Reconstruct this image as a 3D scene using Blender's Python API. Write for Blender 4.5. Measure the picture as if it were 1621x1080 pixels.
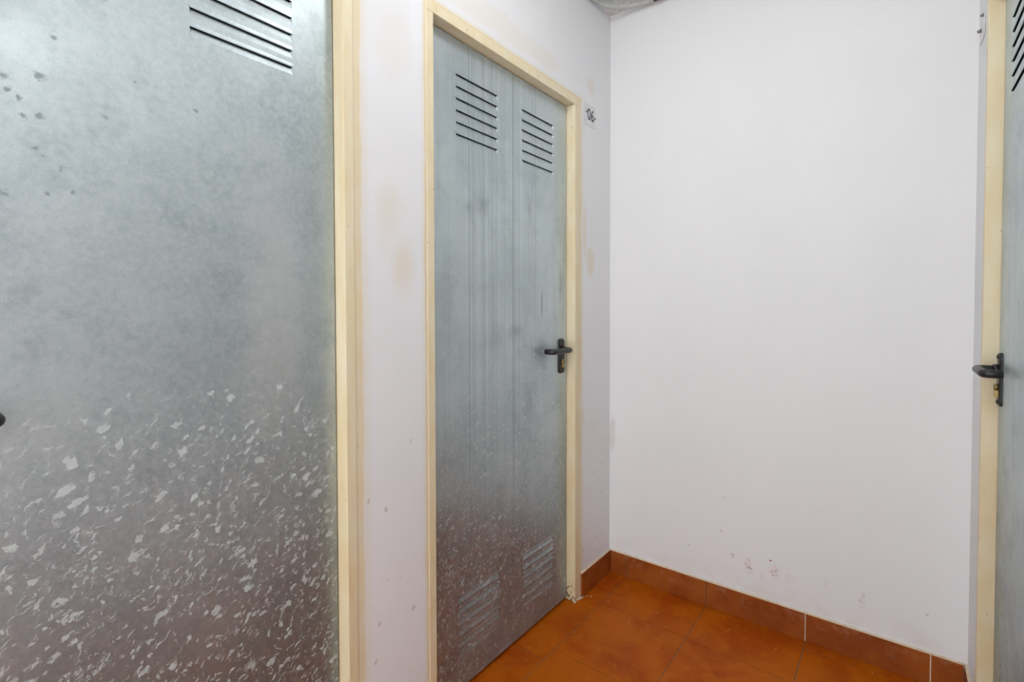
import bpy, bmesh, math, random
from mathutils import Vector, Matrix, noise
random.seed(7)
for o in list(bpy.data.objects): bpy.data.objects.remove(o)
S = bpy.context.scene
COL = S.collection

# ---------------------------------------------------------------- camera
cam_d = bpy.data.cameras.new('camera'); cam = bpy.data.objects.new('camera', cam_d); COL.objects.link(cam)
R_ = Vector((0.78861179, 0.61488633, -0.00249938)); U_ = Vector((-0.01174036, 0.01912115, 0.99974824)); F_ = Vector((-0.61477932, 0.78838391, -0.02229815))
M = Matrix((R_, U_, -F_)).transposed().to_4x4(); M.translation = Vector((0.9734, -1.9384, 1.1392))
cam.matrix_world = M
cam_d.sensor_width = 36; cam_d.lens = 777.9 / 1621 * 36
cam_d.shift_y = -30.5 / 1621; cam_d.clip_start = 0.02
S.camera = cam
# ---------------------------------------------------------------- world, exposure
w = bpy.data.worlds.new('world'); S.world = w; w.use_nodes = True
w.node_tree.nodes['Background'].inputs[0].default_value = (0.92, 0.97, 0.99, 1)
w.node_tree.nodes['Background'].inputs[1].default_value = 4.6
S.view_settings.view_transform = 'Standard'; S.view_settings.look = 'None'
S.view_settings.gamma = 1; S.view_settings.use_curve_mapping = False
S.view_settings.exposure = 0.07
# the lamps of the corridor: (x, y, z of the ceiling, strength)
CEIL_LAMP = (0.58, -0.98, 34.0)      # x, y, strength
WALL_LAMP = (-1.78, 2.02, 18.0)      # y, z, strength (on the right wall)
LAMP_TINT = (0.96, 0.98, 1.0, 1)

# ---------------------------------------------------------------- dimensions
H = 2.395          # ceiling
W = 1.153          # corridor width
YB = -3.6          # rear end
DT = 1.928         # door opening height
DEP = 0.036        # leaf recess
FW = 0.026         # frame face width
BH = 0.0962        # skirting height
T = 0.33; GX = 0.082

# ---------------------------------------------------------------- node expression helper
class Ex:
    def __init__(s, nt, v): s.nt = nt; s.v = v
    def _m(s, op, *a, clamp=False):
        n = s.nt.nodes.new('ShaderNodeMath'); n.operation = op; n.use_clamp = clamp
        for i, x in enumerate((s,) + a):
            if isinstance(x, Ex): s.nt.links.new(x.v, n.inputs[i])
            else: n.inputs[i].default_value = float(x)
        return Ex(s.nt, n.outputs[0])
    def __add__(s, o): return s._m('ADD', o)
    __radd__ = __add__
    def __sub__(s, o): return s._m('SUBTRACT', o)
    def __rsub__(s, o): return (s * -1) + o
    def __mul__(s, o): return s._m('MULTIPLY', o)
    __rmul__ = __mul__
    def __truediv__(s, o): return s._m('DIVIDE', o)
    def abs(s): return s._m('ABSOLUTE')
    def max(s, o): return s._m('MAXIMUM', o)
    def min(s, o): return s._m('MINIMUM', o)
    def clamp(s): return s._m('ADD', 0.0, clamp=True)
    def pow(s, o): return s._m('POWER', o)
    def fract(s): return s._m('FRACT')
    def sqrt(s): return s._m('SQRT')
    def step(s, a, b):   # 0 at a, 1 at b (smooth)
        n = s.nt.nodes.new('ShaderNodeMapRange'); n.interpolation_type = 'SMOOTHSTEP'
        s.nt.links.new(s.v, n.inputs[0])
        for i, x in ((1, a), (2, b)):
            if isinstance(x, Ex): s.nt.links.new(x.v, n.inputs[i])
            else: n.inputs[i].default_value = x
        n.inputs[3].default_value = 0; n.inputs[4].default_value = 1
        if not isinstance(a, Ex) and not isinstance(b, Ex) and a > b:
            n.inputs[1].default_value = b; n.inputs[2].default_value = a; n.inputs[3].default_value = 1; n.inputs[4].default_value = 0
        return Ex(s.nt, n.outputs[0])

class Mat:
    def __init__(s, name, rough=0.5, metal=0.0, color=(0.8, 0.8, 0.8)):
        s.m = bpy.data.materials.new(name); s.m.use_nodes = True; s.nt = s.m.node_tree
        s.b = s.nt.nodes['Principled BSDF']
        s.b.inputs['Roughness'].default_value = rough; s.b.inputs['Metallic'].default_value = metal
        s.b.inputs['Base Color'].default_value = (*color, 1)
        tc = s.nt.nodes.new('ShaderNodeTexCoord'); s.P = tc.outputs['Object']
        sp = s.nt.nodes.new('ShaderNodeSeparateXYZ'); s.nt.links.new(s.P, sp.inputs[0])
        s.x, s.y, s.z = (Ex(s.nt, sp.outputs[i]) for i in range(3))
        s.h = None
    def vec(s, x, y, z):
        n = s.nt.nodes.new('ShaderNodeCombineXYZ')
        for i, v in enumerate((x, y, z)):
            if isinstance(v, Ex): s.nt.links.new(v.v, n.inputs[i])
            else: n.inputs[i].default_value = v
        return n.outputs[0]
    def noise(s, vec=None, scale=5, detail=4, rough=0.55, dist=0.0):
        n = s.nt.nodes.new('ShaderNodeTexNoise'); n.inputs['Scale'].default_value = scale
        n.inputs['Detail'].default_value = detail; n.inputs['Roughness'].default_value = rough; n.inputs['Distortion'].default_value = dist
        s.nt.links.new(vec or s.P, n.inputs['Vector']); return Ex(s.nt, n.outputs[0])
    def voro(s, vec, scale=5, rnd=1.0, out='Distance', feature='F1'):
        n = s.nt.nodes.new('ShaderNodeTexVoronoi'); n.feature = feature
        n.inputs['Scale'].default_value = scale; n.inputs['Randomness'].default_value = rnd
        s.nt.links.new(vec or s.P, n.inputs['Vector'])
        if out == 'both':
            sp = s.nt.nodes.new('ShaderNodeSeparateColor'); s.nt.links.new(n.outputs['Color'], sp.inputs[0])
            return Ex(s.nt, n.outputs['Distance']), Ex(s.nt, sp.outputs[0]), Ex(s.nt, sp.outputs[1])
        return Ex(s.nt, n.outputs[out])
    def mix(s, fac, a, b):
        n = s.nt.nodes.new('ShaderNodeMix'); n.data_type = 'RGBA'
        if isinstance(fac, Ex): s.nt.links.new(fac.v, n.inputs[0])
        else: n.inputs[0].default_value = fac
        for i, c in ((6, a), (7, b)):
            if isinstance(c, tuple): n.inputs[i].default_value = (*c, 1)
            else: s.nt.links.new(c, n.inputs[i])
        return n.outputs[2]
    def color(s, c): s.nt.links.new(c, s.b.inputs['Base Color'])
    def rough(s, e): s.nt.links.new(e.clamp().v, s.b.inputs['Roughness'])
    def metal(s, e): s.nt.links.new(e.clamp().v, s.b.inputs['Metallic'])
    def bump(s, e, strength=0.3, dist=0.001):
        n = s.nt.nodes.new('ShaderNodeBump'); n.inputs['Strength'].default_value = strength; n.inputs['Distance'].default_value = dist
        s.nt.links.new(e.v, n.inputs['Height']); s.nt.links.new(n.outputs[0], s.b.inputs['Normal'])

WHITE = (0.81, 0.815, 0.825)
CREAM = (0.76, 0.635, 0.39)
CREAM_HI = (0.80, 0.72, 0.52)

def blob(m, a, b, ca, cb, ra, rb, nz=None, soft=0.45):
    d = (((a - ca) / ra).pow(2) + ((b - cb) / rb).pow(2)).sqrt()
    if nz is not None: d = d + (nz - 0.5) * 1.3
    return d.step(1.0, soft)

def wall_mat(name, side):
    m = Mat(name, rough=0.62)
    big = m.noise(scale=2.2, detail=3); fine = m.noise(scale=160, detail=3, rough=0.6); mid = m.noise(scale=14, detail=4)
    col = m.mix(big.step(0.35, 0.7), WHITE, (0.79, 0.797, 0.808))
    if side == 'left':
        wob = (m.noise(m.vec(0, m.y * 2, m.z * 5), scale=1.7, detail=5) - 0.5) * 0.016
        edge = None
        for (y0, y1, wl, wr, wz) in ((-1.027, -0.297, 0.009, 0.024, 0.010), (-2.01, -1.299, 0.012, 0.019, 0.01)):
            # cream paint brushed past the frame onto the plaster, a different width on each side
            d = ((m.y - (y1 + FW) + wob) / wr).max(((m.y * -1) + (y0 - FW) + wob) / wl).max((m.z - (DT + FW) + wob * 0.7) / wz)
            k = d.step(1.25, 0.8)
            k = k.max(d.step(2.6, 0.9) * 0.35)
            edge = k if edge is None else edge.max(k)
        nb = m.noise(scale=9, detail=4)
        col = m.mix(edge * (0.85 + (mid - 0.5) * 0.7).clamp(), col, CREAM)
        st = blob(m, m.y, m.z, -1.135, 1.25, 0.055, 0.12, nb, 0.0) * 0.42
        st = st.max(blob(m, m.y, m.z, -1.175, 1.37, 0.06, 0.14, nb, 0.0) * 0.30)
        st = st.max(blob(m, m.y, m.z, -1.16, 1.80, 0.07, 0.12, nb) * 0.12)
        st = st.max(blob(m, m.y, m.z, -0.165, 2.04, 0.045, 0.05, nb) * 0.30)
        st = st.max(blob(m, m.y, m.z, -0.175, 1.34, 0.04, 0.08, nb) * 0.45)
        st = st.max(blob(m, m.y, m.z, -0.22, 1.45, 0.02, 0.14, nb) * 0.35)
        st = st.max(blob(m, m.y, m.z, -0.24, 0.72, 0.02, 0.05, nb) * 0.35)
        st = st.max(blob(m, m.y, m.z, -0.75, 2.02, 0.5, 0.05, nb) * 0.22)
        col = m.mix(st, col, (0.74, 0.62, 0.42))
        # skim patches of fresh filler by the frame corner
        fp = blob(m, m.y, m.z, -1.085, 1.93, 0.03, 0.17, nb)
        col = m.mix(fp * 0.35, col, (0.84, 0.87, 0.89))
        # small scuffs low on the pier
        d, c1, c2 = m.voro(m.vec(0, m.y + (mid - 0.5) * 0.06, m.z * 0.7), scale=26, out='both')
        sc = d.step(0.16, 0.08) * c1.step(0.80, 0.84) * m.z.step(0.95, 0.7)
        col = m.mix(sc * 0.45, col, (0.42, 0.30, 0.20))
    if side == 'back':
        nb = m.noise(scale=55, detail=3, rough=0.7)
        wv = m.noise(m.vec(m.x, m.y, m.z), scale=90, detail=2)
        mark = None
        for (cx, cz, rx, rz, k) in ((0.560, 0.200, 0.020, 0.045, 0.75), (0.605, 0.175, 0.010, 0.03, 0.6), (0.645, 0.205, 0.022, 0.035, 0.7), (0.90, 0.195, 0.014, 0.04, 0.6),
                                    (0.505, 0.225, 0.014, 0.016, 0.5), (0.69, 0.20, 0.02, 0.02, 0.3), (0.80, 0.22, 0.01, 0.02, .35), (0.345, 0.215, 0.004, 0.008, 1.0)):
            b = blob(m, m.x, m.z, cx, cz, rx, rz, nb, 0.2) * k
            mark = b if mark is None else mark.max(b)
        weave = wv.step(0.50, 0.62)
        col = m.mix(mark * (weave * 0.75 + 0.1), col, (0.42, 0.22, 0.20))
        rb = blob(m, m.x, m.z, 0.632, 0.243, 0.0055, 0.0035)
        col = m.mix(rb, col, (0.35, 0.06, 0.04))
        st = blob(m, m.x, m.z, 0.012, 0.60, 0.018, 0.10, m.noise(scale=20)) * 0.35
        col = m.mix(st, col, (0.50, 0.40, 0.40))
        d, c1, c2 = m.voro(m.vec(m.x + (mid - 0.5) * 0.05, m.y, m.z), scale=15, out='both')
        sp = d.step(0.085, 0.05) * c1.step(0.72, 0.76) * m.z.step(0.85, 0.25)
        col = m.mix(sp * 0.35, col, (0.35, 0.27, 0.24))
        low = m.z.step(0.20, 0.09) * mid.step(0.35, 0.75)
        col = m.mix(low * 0.22, col, (0.60, 0.42, 0.33))
    if side == 'right':
        d = ((m.y + 0.56).abs() - 0.365 - FW).max(m.z - DT - FW)
        col = m.mix((d + (mid - 0.5) * 0.01).step(0.010, 0.004) * 0.5, col, CREAM)
        st = blob(m, m.y, m.z, -0.12, 1.86, 0.03, 0.08, big) * 0.3
        col = m.mix(st, col, (0.62, 0.58, 0.50))
    # faint scratches everywhere
    m.color(col)
    m.bump(fine * 0.5 + mid * 0.9 + big * 2.0, 0.35, 0.0012)
    return m.m

def cream_mat():
    m = Mat('cream_paint', rough=0.42)
    n = m.noise(scale=10, detail=4); g = m.noise(m.vec(m.x * 4, m.y * 4, m.z * 1.1), scale=6, detail=4)
    col = m.mix(g.step(0.3, 0.75), CREAM_HI, CREAM)
    low = m.z.step(1.3, 0.2)
    col = m.mix(low * 0.45 * n.step(0.2, 0.7), col, (0.72, 0.52, 0.27))
    fl = m.noise(scale=120, detail=3)
    chip = (fl + m.z.step(0.13, 0.0) * 0.22 + m.noise(scale=30) * 0.25).step(0.86, 0.90)
    col = m.mix(chip, col, (0.20, 0.13, 0.09))
    d, c1, c2 = m.voro(None, scale=22, out='both')
    col = m.mix(d.step(0.06, 0.03) * c1.step(0.82, 0.84) * 0.7, col, (0.15, 0.14, 0.12))
    # handle shadows on the jamb are cast by the lamps, not painted
    m.color(col); m.bump(n + fl * 0.4, 0.25, 0.0015)
    return m.m

def metal_mat(name, stripes, ycen, hinge_w=0.36):
    """galvanised sheet, object coordinates = world"""
    m = Mat(name, rough=0.4, metal=0.8); kb = 1.25 if stripes else (1.2 if name.endswith('plain') else 1.0)
    n1 = m.noise(scale=3.0, detail=5, rough=0.6); n2 = m.noise(scale=11, detail=5, rough=0.65); n3 = m.noise(scale=90, detail=4, rough=0.7); grit = m.noise(scale=420, detail=2)
    vert = m.noise(m.vec(0, m.y * 30, m.z * 1.6), scale=1.0, detail=4)
    A, B, D = (tuple(v * kb for v in c) for c in ((0.40, 0.465, 0.48), (0.50, 0.565, 0.575), (0.30, 0.355, 0.37)))
    col = m.mix(n1.step(0.35, 0.68), A, B)
    col = m.mix(n2.step(0.48, 0.75) * 0.55, col, D)
    col = m.mix(vert.step(0.5, 0.75) * 0.3, col, (0.36, 0.42, 0.43))
    col = m.mix(n3.step(0.4, 0.7) * 0.45, col, (0.58, 0.63, 0.64))
    col = m.mix(n3.step(0.45, 0.2) * 0.4, col, (0.27, 0.32, 0.34))
    col = m.mix(grit.step(0.5, 0.75) * 0.3, col, (0.26, 0.30, 0.31))
    rgh = 0.46 + (n2 - 0.5) * 0.25 + (n3 - 0.5) * 0.15
    met = Ex(m.nt, m.x.v) * 0 + 0.74
    h = n3 * 0.25 + grit * 0.25
    if stripes:
        s1 = m.noise(m.vec(0, m.y, m.z * 0.0), scale=170, detail=2); s2 = m.noise(m.vec(0, m.y + 3, m.z * 0), scale=45, detail=3)
        win = m.y.step(-0.975, -0.90) * m.y.step(-0.485, -0.50)
        fade = m.z.step(0.35, 0.75)
        dd = (s1.step(0.48, 0.66) * 0.38 + s2.step(0.46, 0.62) * 0.22) * win * fade * (0.6 + n1 * 0.6)
        col = m.mix(dd, col, (0.27, 0.33, 0.36))
        lt = s1.step(0.44, 0.32) * win * fade * 0.45
        col = m.mix(lt, col, (0.60, 0.66, 0.67))
        # folded seams in the sheet
        for yy, ww in ((-0.6375, 0.0030), (-0.8790, 0.0012), (-0.851, 0.0036), (-0.728, 0.0020), (-0.506, 0.0016)):
            ln = (m.y - yy).abs().step(ww, ww * 0.3)
            col = m.mix(ln * (0.6 if ww == 0.003 else 0.32) * fade, col, (0.20, 0.25, 0.27)); h = h - ln * 0.8
        nb = m.noise(scale=26, detail=5, rough=0.7)
        for (cy, cz, ry, rz, k) in ((-0.79, 1.47, 0.05, 0.06, 0.55), (-0.85, 1.45, 0.03, 0.03, 0.35), (-0.545, 1.50, 0.02, 0.05, 0.4), (-0.468, 1.17, 0.012, 0.09, 0.6), (-0.47, 0.98, 0.075, 0.09, 0.65), (-0.55, 0.80, 0.05, 0.08, 0.45), (-0.62, 1.07, 0.05, 0.05, 0.4), (-0.34, 1.25, 0.03, 0.1, .35), (-0.72, 1.05, 0.07, 0.09, 0.3), (-0.95, 1.2, .07, .2, .3)):
            b = blob(m, m.y, m.z, cy, cz, ry, rz, nb, -0.1) * k * 0.85
            col = m.mix(b, col, (0.20, 0.24, 0.26)); rgh = rgh + b * 0.15
    else:
        nb = m.noise(scale=40, detail=4)
        sp = None; nb = m.noise(scale=150, detail=3, rough=0.6)
        for (cy, cz, r) in [(-1.8251, 1.4769, 0.0075), (-1.7867, 1.4912, 0.0088), (-1.8096, 1.4509, 0.005), (-1.821, 1.4587, 0.005), (-1.806, 1.4274, 0.005), (-1.7885, 1.43, 0.0063), (-1.7927, 1.3831, 0.005), (-1.7854, 1.3728, 0.0037), (-1.7644, 1.3588, 0.0063), (-1.8281, 1.3103, 0.0075), (-1.7815, 1.3171, 0.005), (-1.7117, 1.4536, 0.005), (-1.6688, 1.5245, 0.0037), (-1.7525, 1.3244, 0.0037), (-1.5793, 1.5056, 0.005), (-1.7703, 1.554, 0.005)]:
            b = blob(m, m.y, m.z, cy, cz, r * 1.1, r, (nb - 0.5) * 1.8 + 0.5, 0.2); sp = b if sp is None else sp.max(b)
        col = m.mix(sp * 0.6, col, (0.20, 0.25, 0.28)); rgh = rgh + sp * 0.2
        # pale dusty rub down the middle
        pr = blob(m, m.y, m.z, -1.45, 1.15, 0.10, 0.45, n2, 0.2)
        col = m.mix(pr * 0.35, col, (0.60, 0.60, 0.58)); rgh = rgh + pr * 0.12
    # white oxide flakes and slanted scratches, thicker towards the foot
    zt = (m.z + (n2 - 0.5) * 0.5).step(1.20, 0.30)
    wx = (m.noise(scale=34, detail=4, rough=0.7) - 0.5) * 0.040; wz = (m.noise(m.vec(m.x, m.y + 5, m.z), scale=34, detail=4, rough=0.7) - 0.5) * 0.040
    yy = m.y + wx; zz = m.z + wz
    fl = None
    #  (angle, stretch, scale, size, keep, weight)
    fk = 1.45 if stripes else 1.0
    for (ang, st, sc, size, keep, wt, sd) in ((0.55, 1.7, 58, 0.40, 0.28, 0.8, 0), (0.75, 2.2, 105, 0.40, 0.42, 0.85, 3), (0.85, 4.5, 90, 0.27, 0.45, 0.75, 7), (1.15, 5.0, 130, 0.26, 0.50, 0.7, 11), (0.6, 1.8, 180, 0.42, 0.50, 0.8, 17), (0.9, 3.0, 240, 0.45, 0.5, 0.6, 23)):
        sc *= fk
        ca, sa = math.cos(ang), math.sin(ang)
        a = (yy * ca + zz * sa + sd) * (1.0 / st); b = zz * ca - yy * sa
        d, c1, c2 = m.voro(m.vec(0, a, b), scale=sc, out='both')
        thr = 1.0 - zt * (1.0 - keep)
        on = (c1 - thr).step(0.0, 0.03)
        k = (d - c2 * size).step(0.03, -0.05) * on * wt * (m.z.step(1.25, 0.95))
        fl = k if fl is None else fl.max(k)
    fl = (fl * (n3.step(0.25, 0.5) * 0.5 + 0.5)).clamp()
    haze = zt * n2.step(0.45, 0.7) * 0.15
    FC = (0.60, 0.66, 0.65)
    foot_tone = m.z.step(1.0, 0.3) * (0.22 + n2 * (0.55 if stripes else 0.75))  # sheet colour gets darker and blotchier towards the foot
    col = m.mix(foot_tone.clamp(), col, (0.125, 0.155, 0.165))
    col = m.mix((fl.max(haze) * (0.72 if not stripes else 0.82)).clamp(), col, FC)
    rgh = rgh + fl * 0.35 - zt * 0.08; met = met - fl * 0.65
    if name.endswith('edge'): pass
    m.color(col); m.rough(rgh); m.metal(met); m.bump(h + fl * 0.5, 0.25, 0.0008)
    return m.m

def tile_mat():
    m = Mat('terracotta_tile', rough=0.4)
    n1 = m.noise(scale=5, detail=5, rough=0.6, dist=0.4); n2 = m.noise(scale=22, detail=5, rough=0.65); n3 = m.noise(scale=240, detail=3)
    m.b.inputs['Specular IOR Level'].default_value = 0.10
    A = (0.46, 0.100, 0.002); B = (0.36, 0.058, 0.002); C = (0.54, 0.14, 0.008)
    col = m.mix(n1.step(0.42, 0.65), A, B); col = m.mix(n2.step(0.5, 0.72) * 0.6, col, C)
    col = m.mix(n3.step(0.45, 0.7) * 0.25, col, (0.22, 0.075, 0.02))
    d, c1, c2 = m.voro(None, scale=13, out='both')
    col = m.mix(d.step(0.028, 0.018) * c1.step(0.6, 0.62), col, (0.85, 0.72, 0.60))
    m.color(col); m.rough(0.40 + (n2 - 0.5) * 0.35); m.bump(n3 + n2, 0.15, 0.0008)
    return m.m

def skirt_mat():
    m = Mat('skirting_tile', rough=0.5); m.b.inputs['Specular IOR Level'].default_value = 0.22
    n1 = m.noise(scale=8, detail=5, rough=0.6); n2 = m.noise(scale=30, detail=5, rough=0.7)
    col = m.mix(n1.step(0.35, 0.65), (0.24, 0.050, 0.006), (0.33, 0.085, 0.012))
    dust = n2.step(0.48, 0.72) * m.z.step(0.02, 0.09) * 0.40
    col = m.mix(dust, col, (0.44, 0.24, 0.15))
    m.color(col); m.bump(n2, 0.2, 0.001); return m.m

def plain(name, c, rough=0.5, metal=0.0, bump=0):
    m = Mat(name, rough=rough, metal=metal, color=c)
    n = m.noise(scale=60, detail=4)
    m.color(m.mix(n.step(0.35, 0.7), c, tuple(v * 0.82 for v in c)))
    if bump: m.bump(n, bump, 0.001)
    return m.m

MW = {s: wall_mat('white_wall_paint_' + s, s) for s in ('left', 'back', 'right', 'plain')}
M_CREAM = cream_mat()
M_GALV = metal_mat('galvanised_sheet_streaked', True, 0)
M_GALV1 = metal_mat('galvanised_sheet_flaked', False, 0)
M_GALV3 = metal_mat('galvanised_sheet_plain', False, 0)
M_TILE = tile_mat(); M_SKIRT = skirt_mat()
M_GROUT = plain('cement_grout', (0.20, 0.115, 0.06), 0.9)
M_FILL = plain('cream_filler', (0.72, 0.58, 0.42), 0.8, bump=0.5)
M_BLACK = plain('black_plastic', (0.016, 0.017, 0.018), 0.38)
M_BRASS = plain('worn_brass', (0.40, 0.29, 0.11), 0.4, 0.8)
M_DARK = plain('dark_void', (0.012, 0.012, 0.012), 0.9)
M_STEEL = plain('dull_steel_screw', (0.30, 0.28, 0.25), 0.4, 0.7)
M_CEIL = plain('white_ceiling', (0.80, 0.80, 0.80), 0.8)
M_PVC = plain('grey_conduit_plastic', (0.52, 0.53, 0.51), 0.45)
M_PLATE = plain('pale_plastic_plate', (0.755, 0.755, 0.77), 0.35)
M_INK = plain('dark_grey_ink', (0.06, 0.065, 0.07), 0.5)
M_CRUMB = plain('plaster', (0.70, 0.62, 0.52), 0.9, bump=0.5)

def emis():
    m = Mat('lamp_diffuser', rough=0.5); m.b.inputs['Emission Color'].default_value = LAMP_TINT
    return m
# ---------------------------------------------------------------- mesh helpers
def obj(name, bm, mats, parent=None, smooth=False, kind=None, label=None, cat=None, group=None, loc=None):
    me = bpy.data.meshes.new(name); bmesh.ops.recalc_face_normals(bm, faces=bm.faces); bm.to_mesh(me); bm.free()
    for mm in (mats if isinstance(mats, (list, tuple)) else [mats]): me.materials.append(mm)
    if smooth:
        for p in me.polygons: p.use_smooth = True
    o = bpy.data.objects.new(name, me); COL.objects.link(o)
    if loc: o.location = loc
    if parent: o.parent = parent
    if kind: o['kind'] = kind
    if label: o['label'] = label
    if cat: o['category'] = cat
    if group: o['group'] = group
    return o

def box(bm, a, b, mi=0, bev=0.0):
    lo = [min(a[i], b[i]) for i in range(3)]; hi = [max(a[i], b[i]) for i in range(3)]
    vs = [bm.verts.new((x, y, z)) for x in (lo[0], hi[0]) for y in (lo[1], hi[1]) for z in (lo[2], hi[2])]
    fs = []
    for q in ((0, 1, 3, 2), (4, 6, 7, 5), (0, 4, 5, 1), (2, 3, 7, 6), (0, 2, 6, 4), (1, 5, 7, 3)):
        f = bm.faces.new([vs[i] for i in q]); f.material_index = mi; fs.append(f)
    if bev:
        es = list({e for f in fs for e in f.edges})
        bmesh.ops.bevel(bm, geom=es, offset=bev, segments=2, affect='EDGES', profile=0.6, material=mi)
    return bm

def tube(bm, pts, rad, seg=16, caps=True, mi=0):
    """sweep a circle along pts"""
    pts = [Vector(p) for p in pts]; rings = []
    up = Vector((0, 0, 1))
    for i, p in enumerate(pts):
        t = (pts[min(i + 1, len(pts) - 1)] - pts[max(i - 1, 0)]).normalized()
        ref = up if abs(t.dot(up)) < 0.9 else Vector((1, 0, 0))
        s = t.cross(ref).normalized(); u = s.cross(t).normalized()
        r = rad[i] if isinstance(rad, (list, tuple)) else rad
        if not isinstance(r, tuple): r = (r, r)
        rings.append([bm.verts.new(p + s * r[0] * math.cos(2 * math.pi * k / seg) + u * r[1] * math.sin(2 * math.pi * k / seg)) for k in range(seg)])
    for a, b in zip(rings, rings[1:]):
        for k in range(seg):
            f = bm.faces.new((a[k], a[(k + 1) % seg], b[(k + 1) % seg], b[k])); f.smooth = True; f.material_index = mi
    if caps:
        bm.faces.new(rings[0]).material_index = mi; bm.faces.new(rings[-1][::-1]).material_index = mi

# ---------------------------------------------------------------- floor of separate tiles
YG1 = -0.5698      # cross joint of first column
bm = bmesh.new()
g = 0.0013
cols = []
xs = [GX - T, GX, GX + T, GX + 2 * T, GX + 3 * T, GX + 4 * T]
ystag = {0: -0.30, 1: -0.5698, 2: -0.2483, 3: -0.2483 - 0.13, 4: -0.35}
for i in range(5):
    x0, x1 = max(xs[i], -0.13), min(xs[i + 1], W + 0.13)
    y0 = ystag[i]
    while y0 < 0.02: y0 += T
    while y0 > YB - 0.3:
        a, b = y0 - T, min(y0, 0.05)
        if b - a > 0.03: box(bm, (x0 + g, a + g, -0.02), (x1 - g, b - g, 0.0), 0, 0.0012)
        y0 -= T
box(bm, (-0.15, 0.06, -0.05), (W + 0.15, YB - 0.3, -0.0016), 1)
obj('floor', bm, [M_TILE, M_GROUT], kind='structure', label='glossy orange terracotta tile floor with staggered joints', cat='floor')

bm = bmesh.new(); box(bm, (-0.15, 0.12, H), (W + 0.15, YB - 0.1, H + 0.1))
obj('ceiling', bm, M_CEIL, kind='structure', label='plain white ceiling above the corner', cat='ceiling')

# ---------------------------------------------------------------- walls with door openings
def wall_side(name, x0, sgn, opens, mat, label):
    """inner face at x0, thickness outward (sgn)"""
    bm = bmesh.new(); x1 = x0 + sgn * 0.12
    ys = [0.0]
    for (a, b) in opens: ys += [b + FW, a - FW]
    ys.append(YB)
    for i in range(0, len(ys), 2): box(bm, (x0, ys[i], 0), (x1, ys[i + 1], H))
    for (a, b) in opens: box(bm, (x0, a - FW, DT + FW), (x1, b + FW, H))
    box(bm, (x1, 0.0, 0), (x1 + sgn * 0.03, YB, H))  # unseen backing slab, added to keep world light out behind the leaves
    return obj(name, bm, mat, kind='structure', label=label, cat='wall')
OP_L = [(-1.027, -0.297), (-2.01, -1.299)]
OP_R = [(-0.925, -0.195)]
wall_side('wall_left', 0.0, -1, OP_L, MW['left'], 'white plastered wall with two metal doors and cream paint smears')
wall_side('wall_right', W, 1, OP_R, MW['right'], 'white wall strip at the right edge holding a metal door')
bm = bmesh.new(); box(bm, (-0.15, 0, 0), (W + 0.15, 0.12, H))
obj('wall_back', bm, MW['back'], kind='structure', label='large bare white end wall scuffed near the skirting', cat='wall')
# unseen rear wall left out so world light fills the corridor
# ---------------------------------------------------------------- skirting
def skirting(name, axis, spans, label, fixed, out):
    """axis 'x' or 'y'; tiles along it; fixed = wall plane; out = +-1 direction off the wall"""
    d = 0.008; bm = bmesh.new(); gm = bmesh.new()
    for (a, b) in spans:
        if axis == 'x': box(bm, (a + 0.0012, fixed, 0.0004), (b - 0.0012, fixed + out * d, BH), 0, 0.0016)
        else: box(bm, (fixed, a + 0.0012, 0.0004), (fixed + out * d, b - 0.0012, BH), 0, 0.0016)
    o = obj(name, bm, M_SKIRT, kind='structure', label=label, cat='skirting')
    lo = min(min(s) for s in spans); hi = max(max(s) for s in spans)
    # filler bead along the top edge and in the joints, lumpy
    n = int((hi - lo) / 0.006); rings = []
    for i in range(n + 1):
        s = lo + (hi - lo) * i / n
        k = 0.0030 + 0.0032 * max(0, noise.noise(Vector((s * 45, fixed * 9, 1)))) + 0.0015 * noise.noise(Vector((s * 160, 3, 1)))
        prof = [(-0.0005, BH - 0.001), (d * 0.92, BH - 0.001), (d * 0.85, BH + k * 0.35), (-0.0005, BH + k)]
        rings.append([gm.verts.new((s, fixed + out * p, z) if axis == 'x' else (fixed + out * p, s, z)) for p, z in prof])
    for r0, r1 in zip(rings, rings[1:]):
        for k in range(4): gm.faces.new((r0[k], r0[(k + 1) % 4], r1[(k + 1) % 4], r1[k]))
    gm.faces.new(rings[0]); gm.faces.new(rings[-1][::-1])
    obj('filler_bead', gm, M_FILL, o)
    for i, (a, b) in enumerate(spans[1:]):
        jm = bmesh.new(); hw = (0.0008, 0.0006, 0.0013, 0.0018)[i]
        box(jm, (a - hw, fixed, 0.001), (a + hw, fixed + out * 0.0074, BH - 0.001))
        obj('joint_grout', jm, (M_GROUT, M_GROUT, M_FILL, M_FILL)[i], o)
    return o
skirting('baseboard_back', 'x', [(0.008, 0.0847), (0.0847, 0.412), (0.412, 0.742), (0.742, 1.07), (1.07, W - 0.008)], 'brown tile skirting along the end wall', 0.0, -1)
skirting('baseboard_left', 'y', [(-0.252, -0.0005)], 'short brown skirting tile between door frame and corner', 0.0, 1)
skirting('baseboard_right', 'y', [(-0.160, -0.0005)], 'brown skirting tile turning the right corner', W, -1)
skirting('baseboard_left_pier', 'y', [(-1.262, -1.06)], 'brown skirting tile between the two left doors', 0.0, 1).name = 'baseboard_pier'

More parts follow.
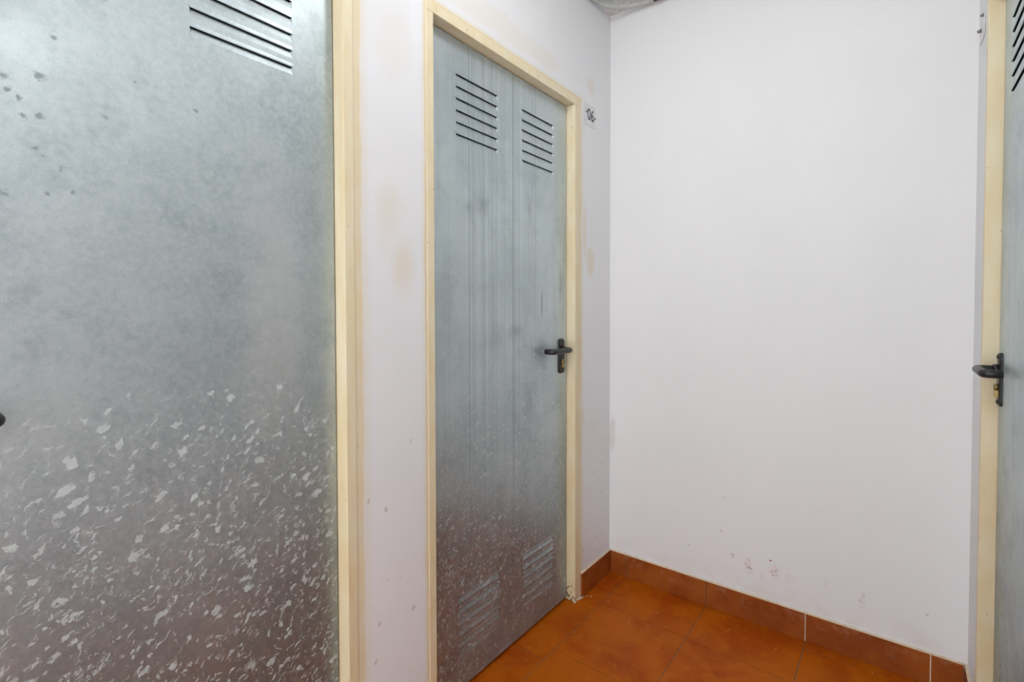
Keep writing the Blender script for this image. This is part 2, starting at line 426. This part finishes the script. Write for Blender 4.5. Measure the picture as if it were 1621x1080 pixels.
# ---------------------------------------------------------------- doors
PITCH = 0.0343; SLOT_LO = 1.6525
def leaf_mesh(y0, y1, zb, zt, blocks, rows, depth=0.035):
    """local frame: face at n=0, body behind (n<0); returns bmesh in (n, y, z)"""
    bm = bmesh.new()
    def quad(ya, yb, za, zb_, na=0, nb=0):
        v = [bm.verts.new(p) for p in ((na, ya, za), (na, yb, za), (nb, yb, zb_), (nb, ya, zb_))]; bm.faces.new(v)
    ys = sorted({y0, y1, *[q for b in blocks for q in b]})
    for a, b in zip(ys, ys[1:]):
        inb = any(abs(a - p) < 1e-6 and abs(b - q) < 1e-6 for p, q in blocks)
        if not inb: quad(a, b, zb, zt); continue
        z = zb
        for zc in sorted(rows):
            lo, sl, hi = zc - 0.0140, zc, zc + 0.010
            quad(a, b, z, lo)
            dp = -0.0040; e = 0.003
            F = lambda *ps: bm.faces.new([bm.verts.new(p) for p in ps])
            F((0, a, lo), (0, b, lo), (dp, b - e, sl), (dp, a + e, sl))
            F((0, a, lo), (dp, a + e, sl), (0, a, sl + 0.0016)); F((0, b, lo), (dp, b - e, sl), (0, b, sl + 0.0016))
            # lip of the slot, folded slightly forward, with sheet thickness
            quad(a, b, sl + 0.0016, sl + 0.0045, 0.0009, 0.0009); quad(a, b, sl + 0.0045, hi, 0.0009, 0)
            v = [bm.verts.new(p) for p in ((0.0009, a, sl + 0.0016), (0.0009, b, sl + 0.0016), (-0.0006, b, sl + 0.0019), (-0.0006, a, sl + 0.0019))]; bm.faces.new(v)
            z = hi
        quad(a, b, z, zt)
    bmesh.ops.remove_doubles(bm, verts=bm.verts, dist=1e-5)
    # edges and rear sheet
    for p in (((0, y0, zb), (0, y0, zt), (-depth, y0, zt), (-depth, y0, zb)), ((0, y1, zb), (0, y1, zt), (-depth, y1, zt), (-depth, y1, zb)),
              ((0, y0, zb), (0, y1, zb), (-depth, y1, zb), (-depth, y0, zb)), ((0, y0, zt), (0, y1, zt), (-depth, y1, zt), (-depth, y0, zt)),
              ((-depth, y0, zb), (-depth, y1, zb), (-depth, y1, zt), (-depth, y0, zt))):
        bm.faces.new([bm.verts.new(q) for q in p])
    return bm

def to_world(bm, xface, sgn):
    for v in bm.verts: v.co.x = xface + sgn * v.co.x
    return bm

def lever_pts(y, z, x0, sgn, dirn, L=0.12, off=0.045):
    P = []
    r = 0.011
    def arc(c, a0, a1, n=6): return [(c[0] + r * math.cos(a0 + (a1 - a0) * i / n), c[1] + r * math.sin(a0 + (a1 - a0) * i / n)) for i in range(n + 1)]
    path = [(0.004, 0)] + [(off - r, 0)] + arc((off - r, r), -math.pi / 2, 0)[1:] + [(off, L / 2)] + [(off, L - r)] + arc((off - r, L - r), 0, math.pi / 2)[1:] + [(0.013, L)]
    for (n, t) in path: P.append((x0 + sgn * n, y + dirn * t, z))
    return P

def door(name, wallx, sgn, opening, handle_at, dirn, leafmat, label, blocks, dep=DEP, key=True):
    """sgn: direction from wall into corridor; handle_at: y of handle; dirn: lever direction"""
    a, b = opening; xf = wallx - sgn * dep; g = 0.003
    rows = [SLOT_LO + PITCH * k for k in range(6)] + [0.118 + 0.0335 * k for k in range(6)]
    bm = to_world(leaf_mesh(a + g, b - g, 0.012, DT - g, blocks, rows), xf, sgn)
    d = obj(name, bm, leafmat, kind='structure', label=label, cat='door')
    # frame: jambs and head with a stop behind the leaf
    fr = bmesh.new(); f0 = wallx + sgn * 0.0015; f1 = wallx - sgn * 0.115
    box(fr, (f0, b, 0.001), (f1, b + FW, DT), 0, 0.0022); box(fr, (f0, a - FW, 0.001), (f1, a, DT), 0, 0.0022)
    box(fr, (f0, a - FW, DT), (f1, b + FW, DT + FW), 0, 0.0022)
    s0 = xf - sgn * 0.0365; s1 = s0 - sgn * 0.02
    box(fr, (s0, b - 0.014, 0.001), (s1, b, DT)); box(fr, (s0, a, 0.001), (s1, a + 0.014, DT)); box(fr, (s0, a, DT - 0.014), (s1, b, DT))
    obj('door_frame', fr, M_CREAM, d)
    gs = bmesh.new()   # near-black strips added for the shade in the leaf gap
    q0, q1 = xf - sgn * 0.006, xf - sgn * 0.030
    box(gs, (q0, b - g, 0.012), (q1, b, DT)); box(gs, (q0, a, 0.012), (q1, a + g, DT)); box(gs, (q0, a, DT - g), (q1, b, DT))
    obj('gap_shade', gs, M_DARK, d)
    # handle
    z0 = 0.966; pl = bmesh.new()
    y = handle_at
    n = 20; prof = []
    hw, hh, r = 0.0185, 0.066, 0.012
    for (cy, cz, a0) in ((hw - r, hh - r, 0), (-hw + r, hh - r, math.pi / 2), (-hw + r, -hh + r, math.pi), (hw - r, -hh + r, 1.5 * math.pi)):
        for k in range(6):
            t = a0 + math.pi / 2 * k / 5; prof.append((cy + r * math.cos(t), cz + r * math.sin(t)))
    layers = [(0.0, 1.0), (0.0045, 1.0), (0.0068, 0.9)]
    rings = [[pl.verts.new((xf + sgn * nn, y + p * (1 - (1 - s) * 1.0), z0 + q * (1 - (1 - s) * 0.35))) for p, q in prof] for nn, s in layers]
    for r0, r1 in zip(rings, rings[1:]):
        for k in range(len(prof)): pl.faces.new((r0[k], r0[(k + 1) % len(prof)], r1[(k + 1) % len(prof)], r1[k]))
    pl.faces.new(rings[0][::-1]); pl.faces.new(rings[-1])
    hp = obj('door_handle', pl, M_BLACK, d)
    lv = bmesh.new(); P = lever_pts(y, 0.990, xf, sgn, dirn); tube(lv, P, 0.0102, 18)
    tube(lv, [(xf + sgn * 0.006, y, 0.990), (xf + sgn * 0.016, y, 0.990)], 0.0135, 20)
    obj('lever', lv, M_BLACK, hp, smooth=False)
    kc = bmesh.new()   # euro cylinder: round head over a slim body
    tube(kc, [(xf + sgn * 0.006, y, 0.946), (xf + sgn * 0.0135, y, 0.946)], 0.0088, 20); box(kc, (xf + sgn * 0.006, y - 0.0048, 0.942), (xf + sgn * 0.0130, y + 0.0048, 0.922), 0, 0.001)
    box(kc, (xf + sgn * 0.0132, y - 0.0009, 0.951), (xf + sgn * 0.0139, y + 0.0009, 0.941), 1)
    obj('lock_cylinder', kc, [M_BRASS, M_DARK], hp)
    for zz in (z0 + 0.056, z0 - 0.056):
        sc = bmesh.new(); tube(sc, [(xf + sgn * 0.007, y, zz), (xf + sgn * 0.0098, y, zz)], [0.0048, 0.0036], 14)
        obj('screw', sc, M_BLACK, hp)
    return d

o1 = door('door_1', 0.0, 1, OP_L[1], -1.965, 1, M_GALV1, 'large scratched galvanised door at the left edge of the photo', [(-1.587, -1.395), (-1.895, -1.705)])
o2 = door('door_2', 0.0, 1, OP_L[0], -0.341, -1, M_GALV, 'streaked galvanised metal door with two blocks of vent slots beside sign 06', [(-0.9050, -0.7165), (-0.5855, -0.3935)])
o3 = door('door_3', W + 0.0, -1, OP_R[0], -0.239, -1, M_GALV3, 'grey metal door at the right edge seen at a steep angle', [(-0.483, -0.291), (-0.80, -0.61)], dep=0.030)

# broken mortar at the foot of the middle frame
def lump(name, c, r, mat, seed, **kw):
    bm = bmesh.new(); bmesh.ops.create_icosphere(bm, subdivisions=2, radius=1)
    for v in bm.verts:
        k = 0.75 + 0.5 * noise.noise(v.co * 1.7 + Vector((seed, 0, 0)))
        v.co = Vector((v.co.x * r[0] * k, v.co.y * r[1] * k, max(v.co.z * r[2] * k, -r[2] * 0.25)))
    mn = min(v.co.z for v in bm.verts)
    for v in bm.verts: v.co.z -= mn
    return obj(name, bm, mat, loc=c, **kw)
pd = bmesh.new()
for i in range(16):
    cx = 0.001 + random.uniform(-0.006, 0.006); cy = -0.300 + 0.062 * i / 15; rr = random.uniform(0.003, 0.0065)
    t = bmesh.ops.create_icosphere(pd, subdivisions=1, radius=rr, matrix=Matrix.Translation((cx, cy, rr * 0.35)))
    for v in t['verts']: v.co += Vector((noise.noise(v.co * 300), noise.noise(v.co * 310), noise.noise(v.co * 290))) * rr * 0.7; v.co.z = max(v.co.z, 0.0)
obj('mortar_rubble', pd, M_CRUMB, o2)
cr = [(0.016, -0.232), (0.030, -0.222), (0.009, -0.243), (0.10, -0.21), (0.28, -0.165), (0.09, -0.45), (0.22, -0.28), (0.52, -0.10), (0.93, -0.05), (0.67, -0.11)]
for i, (x, y) in enumerate(cr):
    s = 0.0018 if i > 2 else 0.003
    lump('plaster_crumb', (x, y, 0.0), (s, s * 1.2, s * 0.8), M_CRUMB, i * 3.1, label='tiny pale plaster crumb lying on the orange tile floor', cat='crumb', group='plaster crumbs on the floor')

# ---------------------------------------------------------------- number signs
def sign_base(name, x, sgn, y0, y1, z0, z1, label, mat=M_PLATE, th=0.0016):
    bm = bmesh.new(); box(bm, (x + sgn * 0.0005, y0, z0), (x + sgn * th, y1, z1), 0, 0.0008)
    return obj(name, bm, mat, label=label, cat='sign', group='door number signs')
sg = sign_base('number_sign', 0.0, 1, -0.228, -0.137, 1.876, 1.962, 'small pale plate reading 06 screwed beside the middle door')
def sign_screw(x, sgn, y, z, par, r=0.0048, L=0.008):
    bm = bmesh.new(); tube(bm, [(x + sgn * 0.002, y, z), (x + sgn * L * 0.6, y, z), (x + sgn * L, y, z)], [r, r, r * 0.5], 14)
    obj('screw', bm, M_STEEL, par)
sign_screw(0, 1, -0.2095, 1.927, sg, 0.0042, 0.006); sign_screw(0, 1, -0.1375 - 0.004, 1.917, sg, 0.0038, 0.006)
def digits(txt, x, sgn, yc, zc, size, par):
    cu = bpy.data.curves.new('number_text', 'FONT'); cu.body = txt; cu.size = size; cu.align_x = 'CENTER'; cu.align_y = 'CENTER'; cu.extrude = 0.0003; cu.offset = 0.0009; cu.space_character = 1.0
    tmp = bpy.data.objects.new('tmp_text', cu); COL.objects.link(tmp)
    bpy.context.view_layer.update()
    me = bpy.data.meshes.new_from_object(tmp.evaluated_get(bpy.context.evaluated_depsgraph_get()))
    bpy.data.objects.remove(tmp); me.name = 'number_text'
    me.transform(Matrix(((0, 0, sgn, x), (sgn * 0.86, 0, 0, yc), (0, 1, 0, zc), (0, 0, 0, 1))))
    me.materials.clear(); me.materials.append(M_INK)
    o = bpy.data.objects.new('number_text', me); COL.objects.link(o); o.parent = par; return o
digits('06', 0.0018, 1, -0.1755, 1.9195, 0.064, sg)
sr = sign_base('number_sign', W, -1, -0.125, -0.045, 1.872, 1.958, 'number plate seen edge-on with two screws beside the right door', th=0.002)
sign_screw(W, -1, -0.105, 1.930, sr, 0.0042, 0.009); sign_screw(W, -1, -0.066, 1.905, sr, 0.005, 0.011)

# ---------------------------------------------------------------- conduit under the ceiling in the corner
bm = bmesh.new(); R0 = 0.0085; zc = H - 0.021
pts = [(0.018, -2.2 + i * 0.2, zc) for i in range(10)]
A = [(0.020, -0.215)]
pts += [(0.018, -0.175, zc)]
for i in range(1, 13):
    t = i / 12 * math.pi / 2; pts.append((0.018 + 0.155 * (1 - math.cos(t)), -0.175 + 0.142 * math.sin(t), zc))
pts += [(0.20 + 0.1 * i, -0.033, zc) for i in range(1, 9)]
tube(bm, pts, R0, 16)
cd = obj('conduit_pipe', bm, M_PVC, label='grey cable conduit bending round the ceiling corner', cat='pipe')
bm = bmesh.new(); tube(bm, [(0.205, -0.033, zc), (0.245, -0.033, zc)], 0.0105, 18)
obj('coupling', bm, M_BLACK, cd)
for (cx, cy) in ((0.018, -0.42), (0.45, -0.033)):
    bm = bmesh.new(); box(bm, (cx - 0.012, cy - 0.012, zc + 0.006), (cx + 0.012, cy + 0.012, H - 0.0005), 0, 0.001)
    obj('pipe_clip', bm, M_PVC, cd)

# ---------------------------------------------------------------- lamps: round bulkheads on ceiling and wall
def bulkhead(name, origin, axis, strength, label):
    m = emis(); m.b.inputs['Emission Strength'].default_value = strength
    o = Vector(origin); a = Vector(axis)
    bm = bmesh.new(); tube(bm, [o + a * 0.001, o + a * 0.028], 0.118, 40)
    base = obj(name, bm, M_CEIL, label=label, cat='lamp')
    bm = bmesh.new(); ring = [(0.105, 0.028), (0.102, 0.042), (0.09, 0.056), (0.065, 0.068), (0.035, 0.074), (0.002, 0.076)]
    tube(bm, [o + a * z for r, z in ring], [r for r, z in ring], 40)
    obj('diffuser', bm, m.m, base)
bulkhead('ceiling_lamp', (CEIL_LAMP[0], CEIL_LAMP[1], H), (0, 0, -1), CEIL_LAMP[2], 'round lamp on the ceiling above the middle of the corridor')
bulkhead('wall_lamp', (W, WALL_LAMP[0], WALL_LAMP[1]), (-1, 0, 0), WALL_LAMP[2], 'round lamp high on the right wall opposite the scratched door')
